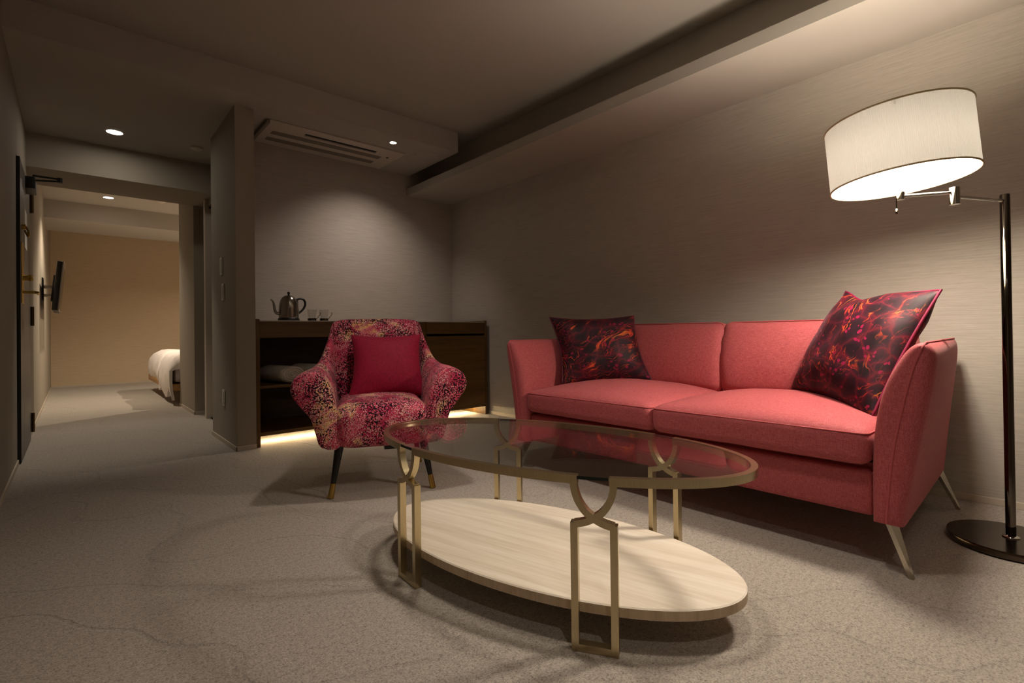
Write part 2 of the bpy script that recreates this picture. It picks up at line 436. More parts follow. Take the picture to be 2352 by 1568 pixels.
M['screen'] = plain('tv_screen', srgb(10, 10, 11), .15)

# ------------------------------------------------------------------ the setting
XL, XR, YB, YN, YF = -.27, 3.11, 4.53, -2.3, 10.9
ZC, ZS = 2.59, 2.413
def struct(name, bm, mat, parent=None, smooth=None, label=None): return mesh_obj(name, bm, mat, parent, smooth, None, label, kind='structure')
struct('floor', B((-.6, 4.2, -2.6, 11.3, -.12, 0)), M['carpet'])
struct('wall_right', B((XR, XR+.14, YN, YB+.14, 0, 2.75)), M['wall'])
struct('wall_back', B((.975, XR, YB, YB+.14, 0, 2.75)), M['wall'])
struct('wall_partition', B((.852, .975, 3.875, 4.68, 0, ZS)), M['hallpaint'])
struct('wall_left', B((XL-.14, XL, YN, 4.47, 0, 2.75), (XL-.14, XL, 5.47, YF, 0, 2.75), (XL-.14, XL, 4.47, 5.47, 1.985, 2.75), (XL-.14, XL-.06, 4.47, 5.47, 0, 1.985)), M['hallpaint'])
struct('wall_near', B((XL-.14, XR+.14, YN-.14, YN, 0, 2.75)), M['wall'])
struct('wall_far', B((XL-.14, 3.6, YF, YF+.14, 0, 2.75)), M['wall_bed'])
struct('wall_closet', B((.935, 3.5, 6.01, 6.95, 0, 2.75)), M['hallpaint'])
struct('wall_bedroom_side', B((3.5, 3.6, 6.01, YF, 0, 2.75)), M['wall_bed'])
struct('wall_bath_side', B((1.05, 1.17, 5.70, 6.01, 0, 2.75), (1.0, 1.12, 4.80, 5.70, 2.07, 2.75), (1.12, 1.24, 4.66, 5.72, 0, 2.75)), M['hallpaint'])
struct('ceiling', B((XL, 2.81, YN, 3.66, ZC, 2.75), (2.58, 2.81, 3.655, YB, ZC, 2.75)), M['plaster'])
struct('ceiling_beam', B((2.80, XR, YN, YB, 2.27, 2.75)), M['plaster'])
struct('ceiling_ledge', B((2.56, XR, YN, YB, 2.205, 2.275)), M['plaster'])
struct('ceiling_soffit', B((XL, 2.59, 3.655, YB, ZS, 2.75), (XL, 1.3, YB, 5.40, ZS, 2.75)), M['plaster'])
struct('ceiling_header', B((XL, 1.3, 5.395, 6.01, 2.144, 2.75)), M['hallpaint'])
struct('ceiling_bedroom', B((XL, 3.5, 6.01, YF, 2.54, 2.75)), M['plaster'])
struct('ceiling_bedroom_beam', B((XL, 3.5, 8.5, 9.5, 2.31, 2.55)), M['plaster'])
bb = .032
struct('baseboard_right', B((XR-.008, XR, YN, YB, 0, bb), bev=.002), M['base'])
struct('baseboard_left', B((XL, XL+.008, YN, 4.46, 0, bb), (XL, XL+.008, 5.48, YF, 0, bb), bev=.002), M['base'])
struct('baseboard_partition', B((.844, .852, 3.867, 4.68, 0, bb), (.844, .975, 3.867, 3.875, 0, bb), bev=.002), M['base'])
struct('baseboard_closet', B((.927, .935, 6.002, 6.95, 0, bb), (.927, 1.05, 6.002, 6.01, 0, bb), bev=.002), M['base'])
struct('baseboard_far', B((XL+.008, 3.5, YF-.008, YF, 0, bb), bev=.002), M['base'])
# sliding door of the side room with its post and tracks
d2 = struct('door_2', B((1.03, 1.065, 4.80, 5.66, .012, 2.055), bev=.002), M['hallpaint'], label='plain greige sliding door in the passage')
struct('trim_1', B((.97, 1.055, 5.625, 5.70, 0, 2.144), bev=.003), M['base'])
struct('track', B((1.005, 1.07, 4.80, 5.625, 2.052, 2.066)), M['slot'], d2)
struct('track', B((1.005, 1.07, 4.80, 5.625, .0, .010)), M['slot'], d2)

# entrance door on the left wall: leaf stands a little proud of the wall
d1 = struct('door_1', B((-.300, -.252, 4.485, 5.455, .008, 1.97), bev=.002), M['door'], label='charcoal entrance door with brass lock')
struct('leaf_edge', B((-.270, -.252, 4.479, 4.485, .008, 1.97)), M['dooredge'], d1)
bm = bmesh.new(); box(bm, -.253, -.246, 4.52, 4.71, 1.03, 1.43, .002)
struct('lock_plate', bm, M['gold'], d1, 40)
bm = bmesh.new(); tube(bm, [(-.250, 4.64, 1.110), (-.19, 4.64, 1.110)], .011, 12); tube(bm, catmull([(-.19, 4.64, 1.110), (-.183, 4.65, 1.110), (-.18, 4.68, 1.110), (-.18, 4.78, 1.110)], 5), .010, 12)
struct('lever_handle', bm, M['gold'], d1, 40)
bm = bmesh.new(); tube(bm, [(-.250, 4.64, 1.205), (-.222, 4.64, 1.205)], .020, 20); box(bm, -.224, -.200, 4.634, 4.646, 1.185, 1.225, .003)
struct('deadbolt_knob', bm, M['gold'], d1, 40)
bm = bmesh.new(); tube(bm, [(-.250, 4.58, 1.535), (-.232, 4.58, 1.535)], .018, 16); tube(bm, catmull([(-.234, 4.58, 1.54), (-.22, 4.60, 1.51), (-.222, 4.64, 1.48), (-.240, 4.66, 1.525)], 5), .006, 8)
struct('door_guard', bm, M['gold'], d1, 40)
struct('notice', B((-.2525, -.2505, 4.86, 5.10, 1.44, 1.71)), M['paper'], d1)
for z0 in (1.79, .90, .065):
    bm = bmesh.new(); tube(bm, [(-.240, 5.462, z0), (-.240, 5.462, z0+.15)], .010, 12); box(bm, -.268, -.250, 5.456, 5.50, z0, z0+.15)
    struct('hinge', bm, M['hinge'], d1, 40)
bm = B((-.253, -.200, 4.95, 5.18, 1.875, 1.962), bev=.006)
cl = struct('door_closer', bm, M['blackplastic'], d1, 40)
bm = bmesh.new(); tube(bm, [(-.215, 5.02, 1.965), (-.215, 5.02, 1.985), (-.07, 5.02, 1.985)], .008, 8); tube(bm, [(-.235, 5.10, 1.968), (-.07, 5.02, 1.968)], .007, 8); lathe(bm, [(0, 1.958), (.016, 1.958), (.016, 1.994), (0, 1.994)], 14, (-.07, 5.02, 0))
struct('closer_arm', bm, M['blackplastic'], cl, 40)

# ------------------------------------------------------------------ coffee table
TA, TB, TZ = .660, .338, .440
tb = thing('coffee_table', 'oval coffee table with glass top, brass looped legs and pale wood shelf', 'coffee table', (1.170, 1.200, 0), math.radians(-75.5))
def ell(t, a=TA, b=TB): return Vector((a*math.cos(t), b*math.sin(t), 0))
NE = 96
tl = math.acos(.33/TA)                       # parameter of a leg on the ellipse
legs_t = [tl, PI-tl, PI+tl, 2*PI-tl]
gap = .0495; BW = .0185
def arc_rate(t): return math.hypot(TA*math.sin(t), TB*math.cos(t))
cuts = [(t-(gap-BW/2)/arc_rate(t), t+(gap-BW/2)/arc_rate(t)) for t in legs_t]
ts = sorted([2*PI*i/NE for i in range(NE)]+[a+e for c in cuts for a, e in ((c[0], -.0005), (c[0], .0005), (c[1], -.0005), (c[1], .0005))])
def in_gap(t): return any(a < t < b for a, b in cuts)
bm = bmesh.new()
loft(bm, [[ell(t, TA-(.002 if in_gap(t) else .0195), TB-(.002 if in_gap(t) else .0195))+Vector((0, 0, z)) for t in ts] for z in (.430, .4385)])
o = mesh_obj('glass_top', bm, [M['glass'], M['glass_edge']], tb, 40)
for p in o.data.polygons:
    if abs(p.normal.z) < .5:
        c = p.center
        if in_gap(math.atan2(c.y/TB, c.x/TA) % (2*PI)): p.material_index = 1
o['label'] = 'clear oval glass top'
bm = bmesh.new(); rings = []
for k, z in ((.034, .080), (.030, .083), (.030, .107), (.034, .110)):
    rings.append([ell(2*PI*i/NE, TA-k, TB-k-.004)+Vector((0, 0, z)) for i in range(NE)])
loft(bm, rings)
o = mesh_obj('shelf', bm, [M['limed'], M['limed_edge']], tb, 30)
for p in o.data.polygons:
    if abs(p.normal.z) < .5: p.material_index = 1
o['label'] = 'pale limed wood oval shelf'
def leg_frame(t):
    p = ell(t); tg = Vector((-TA*math.sin(t), TB*math.cos(t), 0)).normalized(); nr = Vector((tg.y, -tg.x, 0))
    return Matrix(((tg.x, nr.x, 0, p.x), (tg.y, nr.y, 0, p.y), (0, 0, 1, 0), (0, 0, 0, 1)))
sc_pts = [(-.0495, .428), (-.0485, .405), (-.039, .376), (-.021, .350), (0, .3345), (.022, .3235), (.0495, .3165)]
for t in legs_t:
    bm = bmesh.new(); Mx = leg_frame(t)
    ribbon(bm, [(-.0495, .322), (-.0495, BW/2), (.0495, BW/2), (.0495, .322)], BW, -.022, 0, Mx)
    crv = [(p.x, p.y) for p in catmull([(a, b, 0) for a, b in sc_pts], 6)]
    ribbon(bm, crv, BW*.92, -.0215, -.0005, Mx)
    ribbon(bm, [(-a, b) for a, b in crv], BW*.92, -.0212, -.0008, Mx)
    mesh_obj('leg', bm, M['brass'], tb, 30)
# metal rim runs between the legs and turns down into them
for i in range(4):
    t0, t1 = cuts[i][1], cuts[(i+1) % 4][0]
    if t1 < t0: t1 += 2*PI
    n = 40; rings = []
    for k in range(n+1):
        t = t0+(t1-t0)*k/n; p = ell(t); tg = Vector((-TA*math.sin(t), TB*math.cos(t), 0)).normalized(); nr = Vector((tg.y, -tg.x, 0))
        rings.append([p-nr*.021+Vector((0, 0, .418)), p+Vector((0, 0, .418)), p+nr*0+Vector((0, 0, TZ)), p-nr*.018+Vector((0, 0, TZ))])
    bm = bmesh.new(); loft(bm, rings); mesh_obj('rim', bm, M['brass'], tb, 40)

# ------------------------------------------------------------------ armchair
CH = math.atan2(-.403, .915)
chair = thing('armchair', 'armchair in pink and black feathered print with flared arms and black legs', 'armchair', (1.171, 2.333, 0), CH)
ST = [  # depth, outline of the right arm and side (lateral, height)
 (-.075, [(.215,.275),(.225,.42),(.245,.53),(.285,.588),(.335,.608),(.385,.585),(.405,.545),(.392,.505),(.355,.45),(.325,.40),(.305,.33),(.280,.275)]),
 (-.055, [(.200,.262),(.215,.42),(.235,.53),(.278,.602),(.335,.626),(.398,.600),(.422,.548),(.406,.498),(.362,.44),(.332,.40),(.312,.33),(.286,.262)]),
 ( .06,  [(.200,.258),(.217,.42),(.235,.53),(.275,.605),(.330,.632),(.392,.606),(.416,.552),(.400,.500),(.358,.44),(.330,.40),(.312,.33),(.288,.258)]),
 ( .26,  [(.200,.258),(.220,.42),(.235,.54),(.266,.612),(.308,.640),(.352,.620),(.370,.572),(.358,.515),(.335,.45),(.318,.40),(.303,.33),(.286,.258)]),
 ( .38,  [(.200,.258),(.222,.44),(.236,.56),(.256,.645),(.285,.685),(.318,.660),(.334,.600),(.330,.535),(.318,.46),(.308,.40),(.296,.33),(.280,.258)]),
 ( .47,  [(.200,.258),(.224,.46),(.236,.60),(.246,.725),(.264,.785),(.288,.745),(.304,.655),(.308,.56),(.304,.47),(.298,.40),(.288,.33),(.274,.258)]),
 ( .55,  [(.200,.262),(.224,.48),(.234,.64),(.242,.80),(.254,.868),(.268,.815),(.282,.695),(.290,.57),(.290,.48),(.284,.41),(.276,.34),(.262,.262)]),
 ( .60,  [(.200,.30),(.222,.50),(.232,.66),(.240,.81),(.250,.862),(.260,.815),(.270,.700),(.276,.58),(.276,.50),(.270,.43),(.262,.36),(.250,.30)]),
]
def side_mesh(sg):
    bm = bmesh.new(); rings = []
    dens = []
    for d, P in ST:
        dens.append([Vector((sg*a, d, b)) for a, b in P])
    m = len(dens); st2 = []
    cols = [catmull([dens[i][k] for i in range(m)], 5) for k in range(len(ST[0][1]))]
    for i in range(len(cols[0])):
        ring = [c[i] for c in cols]
        rings.append(catmull(ring, 3, closed=True))
    loft(bm, rings)
    return bm
for sg in (1, -1): mesh_obj('arm', side_mesh(sg), M['print'], chair, 60)
# back
bm = bmesh.new(); rings = []
for i in range(25):
    u = -1+2*i/24; x = .243*u
    arch = .896-.008*u*u-.012*abs(u)**10; e = .02*abs(u)**6
    sec = [(.40+e, .36), (.405+e, .46), (.43+e, .58), (.455+e, .70), (.485+e, .80), (.510+e, arch-.03), (.535, arch-.004), (.560, arch), (.590, arch-.012), (.612-e, arch-.05), (.615-e, .70), (.605-e, .50), (.590-e, .34)]
    rings.append([Vector((x*(1+.04*(z-.45)), d-.012*(1-u*u), z)) for d, z in sec])
loft(bm, rings)
mesh_obj('backrest', bm, M['print'], chair, 60)
# seat: crowned cushion rolling over the front
bm = rbox(.226, .275, .105, .065, 16, crown=.026, bulge=.006)
for v in bm.verts:
    v.co += Vector((0, .185, .352))
    if v.co.y < -.02: v.co.y -= .012*(1-(v.co.x/.226)**2)
mesh_obj('seat', bm, M['print'], chair, 60)
bm = rbox(.285, .315, .05, .022, 10)
for v in bm.verts: v.co += Vector((0, .275, .300)); v.co.x *= 1-.06*max(0, v.co.y-.3)
mesh_obj('seat_rail', bm, M['print'], chair, 60)
for sx, dy, ft in ((-1, .055, -.0), (1, .055, 0), (-1, .50, .56), (1, .50, .56)):
    foot = Vector((sx*.250, ft, 0)); top = Vector((sx*.205, dy, .262)); bm = bmesh.new()
    knee = foot.lerp(top, .26)
    tube(bm, [knee, top], [.0125, .0235], 16)
    lg = mesh_obj('leg', bm, M['black'], chair, 50)
    bm = bmesh.new(); tube(bm, [foot+Vector((0, 0, .001)), foot.lerp(top, .02), knee], [.0150, .0155, .0132], 16)
    mesh_obj('ferrule', bm, M['gold'], lg, 50)
mesh_obj('support_block', B((.02, .085, .24, .30, .165, .262), bev=.003), M['black'], chair)

chm = Matrix.Translation((1.171, 2.333, 0)) @ Matrix.Rotation(CH, 4, 'Z')
def chp(x, y, z): return chm @ Vector((x, y, z))
bm, seam = pillow([chp(-.170, .235, .450), chp(.258, .235, .445), chp(.245, .40, .800), chp(-.152, .40, .802)], .14, pinch=.115, seed=2)
pw = mesh_obj('throw_pillow', bm, M['raspberry'], None, 80, tuple(chp(.04, .25, .45)), 'plain raspberry square pillow propped on the armchair seat', 'pillow')

# ------------------------------------------------------------------ sofa
SO = Vector((2.49, 1.31, 0))
sofa = thing('sofa', 'coral linen two-seat sofa with flared arms on slim metal legs', 'sofa', tuple(SO))
def spart(name, bm, mat, sm=60, parent=None, label=None):
    bm.transform(Matrix.Translation(-SO)); return mesh_obj(name, bm, mat, parent or sofa, sm, None, label)
FX, BX = 2.005, 2.985
bm = B((FX+.012, BX-.02, .47, 2.15, .165, .320), bev=.018, seg=3)
box(bm, FX+.06, BX-.05, .48, 2.14, .312, .338)
spart('base', bm, M['coral'])
# arms: outline (offset from the inner plane outward, height)
AR = [(.0, .158), (.0, .30), (.004, .42), (.018, .53), (.042, .62), (.075, .69), (.105, .735), (.135, .752), (.160, .745), (.174, .715), (.172, .66), (.155, .56), (.132, .44), (.108, .30), (.085, .158)]
def interp(P, z):
    for (a, za), (b, zb) in zip(P, P[1:]):
        if min(za, zb) <= z <= max(za, zb): return a+(b-a)*(z-za)/(zb-za)
    return P[-1][0] if z > max(P[0][1], P[-1][1]) else P[0][0]
def arm(sgn, y_in):
    bm = bmesh.new(); rings = []
    prof = catmull([(a, b, 0) for a, b in AR], 4)
    inn, out = AR[:8], AR[8:][::-1]
    st = [(0, .30), (.003, .52), (.009, .72), (.018, .87), (.032, .97), (.048, 1), (.3, 1), (.6, 1), (.93, .985), (.97, .97), (.985, .94), (1, .84)]
    for t, k in st:
        x = FX-.028+(BX-FX+.028)*t
        rg = []
        for p in prof:
            zc = min(max(p.y, .16), .735)
            mid = (interp(inn, zc)+interp(out, zc))/2
            off = mid+(p.x-mid)*k
            z = .45+(p.y-.45)*(1-(1-k)*.05)
            rg.append(Vector((x, y_in+sgn*(off-.050*t*p.x/.12), z)))
        rings.append(rg)
    loft(bm, rings)
    return bm
def arm_seam(sgn, y_in):
    P = [(.043, .166), (.053, .30), (.067, .42), (.087, .53), (.106, .62), (.124, .69), (.142, .738)]
    return catmull([(FX-.0275, y_in+sgn*a, b) for a, b in P], 6) + catmull([(FX-.005, y_in+sgn*.147, .7535), (2.3, y_in+sgn*.130, .7525), (BX-.02, y_in+sgn*.090, .751)], 6)
for sgn, yi in ((-1, .470), (1, 2.150)):
    a = spart('arm', arm(sgn, yi), M['coral'], 60)
    bm = bmesh.new(); tube(bm, arm_seam(sgn, yi), .0036, 8)
    spart('piping', bm, M['coral_pipe'], 60, a)
# back frame behind the cushions
bm = rbox(.075, .845, .285, .04, 12)
for v in bm.verts: v.co += Vector((2.905, 1.31, .455))
spart('backrest', bm, M['coral'])
# seat cushions
for y0, y1, sd in ((.474, 1.307, 1), (1.313, 2.146, 5)):
    hx, hy, hz = .40, (y1-y0)/2, .061
    bm = rbox(hx, hy, hz, .034, 22, crown=.062, wr=.0035, seed=sd, bulge=.004)
    T0 = Vector((FX-.02+hx, (y0+y1)/2, .398))
    for v in bm.verts: v.co += T0
    cu = spart('seat_cushion', bm, M['coral'], 70)
    for zz in (.446,):
        r = .03; P = []
        for (cx_, cy_, a0) in ((hx-r, hy-r, 0), (-hx+r, hy-r, 90), (-hx+r, -hy+r, 180), (hx-r, -hy+r, 270)):
            for k in range(6):
                a = math.radians(a0+90*k/5); P.append(T0+Vector((cx_+(r-.003)*math.cos(a), cy_+(r-.003)*math.sin(a), zz-T0.z)))
        bm = bmesh.new(); tube(bm, P, .0028, 8, True); spart('piping', bm, M['coral_pipe'], 60, cu)
# back cushions, leaning
for y0, y1, sd in ((.50, 1.307, 9), (1.313, 2.12, 13)):
    hx, hy, hz = .085, (y1-y0)/2, .195
    bm = rbox(hx, hy, hz, .045, 20, crown=.012, wr=.006, seed=sd, bulge=.03)
    for v in bm.verts:
        a = abs(v.co.y)/hy
        if v.co.z > 0: v.co.z += (.020*a**7-.006)*(v.co.z/hz)
        v.co.x -= .012*max(0, 1-a*a)*max(0, 1-(v.co.z/hz)**2)
        e = max(0, a-.72)/.28
        if v.co.z > 0 and e > 0: v.co.x += .006*e*math.sin(v.co.z*70+v.co.y*60)*(1-e*.5)
    R_ = Matrix.Rotation(math.radians(9), 4, 'Y'); T0 = Vector((2.765, (y0+y1)/2, .640))
    bm.transform(Matrix.Translation(T0) @ R_)
    cu = spart('back_cushion', bm, M['coral'], 70)
    r = .04; P = []
    for (cy_, cz_, a0) in ((hy-r, hz-r, 0), (-hy+r, hz-r, 90), (-hy+r, -hz+r, 180), (hy-r, -hz+r, 270)):
        for k in range(6):
            a = math.radians(a0+90*k/5); P.append((Matrix.Translation(T0) @ R_) @ Vector((-hx+.022, cy_+(r+.001)*math.cos(a), cz_+(r+.001)*math.sin(a))))
    bm = bmesh.new(); tube(bm, P, .0028, 8, True); spart('piping', bm, M['coral_pipe'], 60, cu)
# flat tapering metal legs splayed outwards
for sx, sy in ((0, 0), (1, 0), (0, 1), (1, 1)):
    fy = .366 if sy == 0 else 2.254; ty = .435 if sy == 0 else 2.185
    fx = 2.010 if sx == 0 else 2.925; tx = 2.055 if sx == 0 else 2.895
    bm = bmesh.new(); rings = []
    for t in (0, .5, 1):
        y = ty+(fy-ty)*t; x = tx+(fx-tx)*t; z = .172*(1-t)+.001; wd = .048*(1-t)+.014*t
        rings.append([Vector((x-wd*.8, y-.004, z)), Vector((x+wd*.2, y-.012*(1-t)-.004, z)), Vector((x+wd*.2, y+.006, z)), Vector((x-wd*.8, y+.010, z))])
    loft(bm, rings); spart('leg', bm, M['satin'], 30)

bm, seam = pillow([(2.225, 2.080, .478), (2.640, 1.725, .497), (2.66, 1.865, .897), (2.33, 2.285, .897)], .19, pinch=.11, seed=4, wr=.014)
c1 = mesh_obj('throw_cushion', bm, M['velvet_a'], None, 80, (2.45, 1.95, .48), 'dark marbled velvet cushion by the sofa arm farther from the floor lamp', 'cushion')
bm = bmesh.new(); tube(bm, seam, .005, 8, True); bm.transform(Matrix.Translation((-2.45, -1.95, -.48))); mesh_obj('piping', bm, M['velvet_pipe_d'], c1, 60)
bm, seam = pillow([(2.655, .950, .505), (2.225, .520, .468), (2.40, .341, .938), (2.73, .727, .980)], .21, pinch=.06, seed=8, wr=.014, chop=(-.42, .15, .42))
c2 = mesh_obj('throw_cushion', bm, M['velvet_b'], None, 80, (2.45, .72, .48), 'dark marbled velvet cushion leaning on the sofa arm beside the floor lamp', 'cushion')
bm = bmesh.new(); tube(bm, seam, .005, 8, True); bm.transform(Matrix.Translation((-2.45, -.72, -.48))); mesh_obj('piping', bm, M['velvet_pipe'], c2, 60)

# ------------------------------------------------------------------ floor lamp
LP = Vector((2.574, .182, 0))
lamp = thing('floor_lamp', 'chrome swing-arm floor lamp with cream drum shade', 'floor lamp', tuple(LP))
def lpart(name, bm, mat, sm=40, parent=None, label=None):
    bm.transform(Matrix.Translation(-LP)); return mesh_obj(name, bm, mat, parent or lamp, sm, None, label)
bm = bmesh.new(); lathe(bm, [(0, 0.001), (.174, .001), (.180, .006), (.181, .022), (.178, .029), (0, .031)], 64, LP); lpart('base', bm, M['lampbase'])
bm = bmesh.new(); lathe(bm, [(0, .028), (.024, .028), (.024, .034), (.017, .038), (0, .038)], 32, LP); lpart('collar', bm, M['chrome'])
bm = bmesh.new(); lathe(bm, [(0, .024), (.0145, .024), (.0145, 1.283), (.012, 1.286), (0, 1.286)], 32, LP); lpart('pole', bm, M['darkchrome'])
J = Vector((2.345, .292, 1.266)); E_ = Vector((2.223, .422, 1.268))
bm = bmesh.new(); tube(bm, [(LP.x, LP.y, 1.262), (J.x, J.y, 1.262)], .0060, 12); lpart('arm', bm, M['chrome'])
bm = bmesh.new(); lathe(bm, [(0, 1.234), (.0155, 1.234), (.0155, 1.294), (0, 1.294)], 24, (J.x, J.y, 0)); lpart('joint', bm, M['chrome'])
bm = bmesh.new(); tube(bm, [(J.x, J.y, 1.277), (E_.x, E_.y, 1.270)], .0060, 12); lpart('arm', bm, M['chrome'])
bm = bmesh.new(); lathe(bm, [(0, 1.257), (.012, 1.257), (.012, 1.284), (0, 1.284)], 24, (E_.x, E_.y, 0)); lpart('socket', bm, M['chrome'])
bm = bmesh.new(); tube(bm, [(E_.x, E_.y, 1.28), (E_.x, E_.y, 1.385)], .0045, 10); lpart('stem', bm, M['chrome'])
bm = bmesh.new(); tube(bm, [(E_.x-.012, E_.y+.01, 1.262), (E_.x-.012, E_.y+.01, 1.225)], .0015, 6); lathe(bm, [(0, 1.205), (.0035, 1.208), (.0035, 1.224), (0, 1.228)], 10, (E_.x-.012, E_.y+.01, 0)); lpart('pull_chain', bm, M['darkchrome'])
nz = Vector((-.0151, .0741, 1)).normalized()
SH = Matrix.Translation((2.2241, .4191, 1.3204)) @ nz.to_track_quat('Z', 'Y').to_matrix().to_4x4()
RS, HS = .214, .228
bm = bmesh.new()
n = 96
loft(bm, [[Vector((RS*math.cos(2*PI*i/n), RS*math.sin(2*PI*i/n), z)) for i in range(n)] for z in (0, HS*.25, HS*.5, HS*.75, HS)], cap=False)
sh = mesh_obj('lamp_shade', bm, M['shade'], lamp, 80, label='cream finely pleated drum shade'); sh.matrix_local = Matrix.Translation(-LP) @ SH
for z in (0.002, HS-.002):
    bm = bmesh.new(); tube(bm, [(RS*math.cos(2*PI*i/n), RS*math.sin(2*PI*i/n), z) for i in range(n)], .0032, 8, True); mesh_obj('trim', bm, M['shade_trim'], sh, 60)
bm = bmesh.new()
tube(bm, [(-RS+.004, 0, HS-.02), (RS-.004, 0, HS-.02)], .0018, 6); tube(bm, [(0, -RS+.004, HS-.02), (0, RS-.004, HS-.02)], .0018, 6)
mesh_obj('spider', bm, M['chrome'], sh, 60)
bm = bmesh.new(); lathe(bm, [(0, 1.385), (.014, 1.387), (.016, 1.41), (.030, 1.44), (.034, 1.462), (.026, 1.487), (0, 1.497)], 20, (E_.x, E_.y, 0)); lpart('bulb', bm, M['bulb'], 80)
def light(name, kind, loc, power, col, rot=(0, 0, 0), **kw):
    l = bpy.data.lights.new(name, kind); l.energy = power; l.color = col
    for k, v in kw.items(): setattr(l, k, v)
    o = bpy.data.objects.new(name, l); C.objects.link(o); o.location = loc; o.rotation_euler = rot
    return o
light('floor_lamp_light', 'POINT', (E_.x, E_.y, 1.412), P_LAMP, LAMPC, shadow_soft_size=.085)

# ------------------------------------------------------------------ minibar cabinet
CX0, CX1, CYF, CYB = .978, 3.075, 3.885, 4.525
cab = thing('minibar_cabinet', 'low brown oak minibar cabinet lit from beneath behind the armchair', 'cabinet', (2.03, 4.2, 0))
CO = Vector((2.03, 4.2, 0))
def cpart(name, bm, mat, sm=None, parent=None, label=None):
    bm.transform(Matrix.Translation(-CO)); return mesh_obj(name, bm, mat, parent or cab, sm, None, label)
cpart('side_panel', B((CX0, CX0+.027, CYF, CYB, .002, .922), bev=.0015), M['walnut_v'])
cpart('side_panel', B((CX1-.027, CX1, CYF, CYB, .002, .922), bev=.0015), M['walnut_v'])
XI0, XI1, XD = CX0+.027, CX1-.027, 2.385
cpart('divider', B((XD-.012, XD+.012, CYF+.012, CYB-.02, .078, .79)), M['walnut_v'])
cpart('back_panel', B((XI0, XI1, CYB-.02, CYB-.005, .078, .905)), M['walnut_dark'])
cpart('fascia', B((XI0+.001, XD-.003, CYF+.002, CYF+.022, .785, .903), bev=.001), M['walnut'])
cpart('drawer_front', B((XD+.003, XI1-.002, CYF+.002, CYF+.022, .797, .903), bev=.001), M['walnut'])
cpart('shelf', B((XI0, XD-.012, CYF+.01, CYB-.02, .418, .436), bev=.001), M['walnut'])
cpart('bottom_panel', B((XI0, XI1, CYF+.01, CYB-.02, .078, .102), bev=.001), M['walnut'])
dr = cpart('cabinet_door', B((XD+.003, XI1-.002, CYF+.002, CYF+.022, .104, .775), bev=.001), M['walnut'])
cpart('light_strip', B((XI0+.01, XI1-.01, CYF+.20, CYF+.214, .066, .0775)), M['led'], None, None, 'glowing warm light strip under the cabinet')
cpart('countertop', B((XI0, XI1, CYF-.002, CYB, .903, .911), bev=.001), M['counter'])

# kettle
KX, KY, KZ = 1.287, 4.15, .911
ket = thing('kettle', 'gooseneck kettle of brushed steel with black handle on the minibar', 'kettle', (KX, KY, KZ))
bm = bmesh.new(); lathe(bm, [(0, .001), (.080, .001), (.081, .006), (.078, .024), (.074, .028), (0, .028)], 40); mesh_obj('power_base', bm, M['blackplastic'], ket, 40)
bm = bmesh.new(); lathe(bm, [(0, .029), (.073, .029), (.074, .04), (.0735, .09), (.070, .13), (.061, .168), (.045, .193), (.026, .205), (0, .208)], 40); mesh_obj('body', bm, M['steel'], ket, 50)
bm = bmesh.new(); lathe(bm, [(0, .204), (.010, .204), (.007, .212), (.010, .222), (.009, .232), (0, .236)], 20); mesh_obj('lid_knob', bm, M['blackplastic'], ket, 50)
bm = bmesh.new(); P = catmull([(-.068, 0, .062), (-.090, 0, .064), (-.104, 0, .085), (-.110, 0, .125), (-.118, 0, .155), (-.135, 0, .172)], 6)
tube(bm, P, [.013-.0075*i/(len(P)-1) for i in range(len(P))], 12); mesh_obj('spout', bm, M['steel'], ket, 60)
bm = bmesh.new(); P = catmull([(.056, 0, .172), (.085, 0, .182), (.115, 0, .176), (.128, 0, .145), (.118, 0, .110), (.095, 0, .082), (.072, 0, .064)], 6)
tube(bm, P, .0085, 10); tube(bm, [(.064, 0, .17), (.073, 0, .066)], .007, 8); mesh_obj('handle', bm, M['blackplastic'], ket, 60)

def cup(x, y, label):
    c = thing('glass_cup', label, 'cup', (x, y, KZ), 0, 'glass cups beside the kettle')
    bm = bmesh.new(); lathe(bm, [(0, .012), (.022, .012), (.030, .05), (.039, .098), (.0375, .098), (.0285, .05), (.0205, .0145), (0, .0145)], 28); mesh_obj('bowl', bm, M['cup_glass'], c, 50)
    bm = bmesh.new(); lathe(bm, [(0, .001), (.034, .001), (.034, .026), (.0325, .026), (.0325, .004), (0, .004)], 28); mesh_obj('holder', bm, M['darkchrome'], c, 40)
    bm = bmesh.new(); ribbon(bm, [(p.x, p.y) for p in catmull([(.033, .020, 0), (.045, .032, 0), (.060, .052, 0), (.068, .066, 0), (.060, .076, 0)], 5)], .004, -.006, .006, Matrix()); mesh_obj('handle', bm, M['steel'], c, 40)
cup(1.468, 4.15, 'glass cup in a steel holder, beside the kettle')
cup(1.566, 4.15, 'glass cup in a steel holder, farther from the kettle')

# rolled towels on the cabinet shelf
def towel(x, y, rz, label, rx=.098, ln=.34):
    bm = bmesh.new(); n = 36
    def ring(k, yy): return [Vector((rx*k*math.cos(2*PI*i/n), yy, .066+.0645*k*math.sin(2*PI*i/n))) for i in range(n)]
    loft(bm, [ring(.90, -ln/2), ring(.98, -ln/2+.012), ring(1, -ln/2+.03), ring(1, ln/2-.03), ring(.98, ln/2-.012), ring(.9, ln/2)])
    o = mesh_obj('rolled_towel', bm, M['towel'], None, 50, None, label, 'towel', 'rolled towels on the cabinet shelf')
    o.location = (x, y, .4365); o.rotation_euler = (0, 0, rz)
    bm = bmesh.new(); P = []
    for k in range(60):
        a = k*.40; rr = .90*(1-k/66); P.append((rx*rr*math.cos(a), -ln/2-.002, .066+.0645*rr*math.sin(a)))
    tube(bm, P, .0065, 6); mesh_obj('spiral_edge', bm, M['towel'], o, 60)
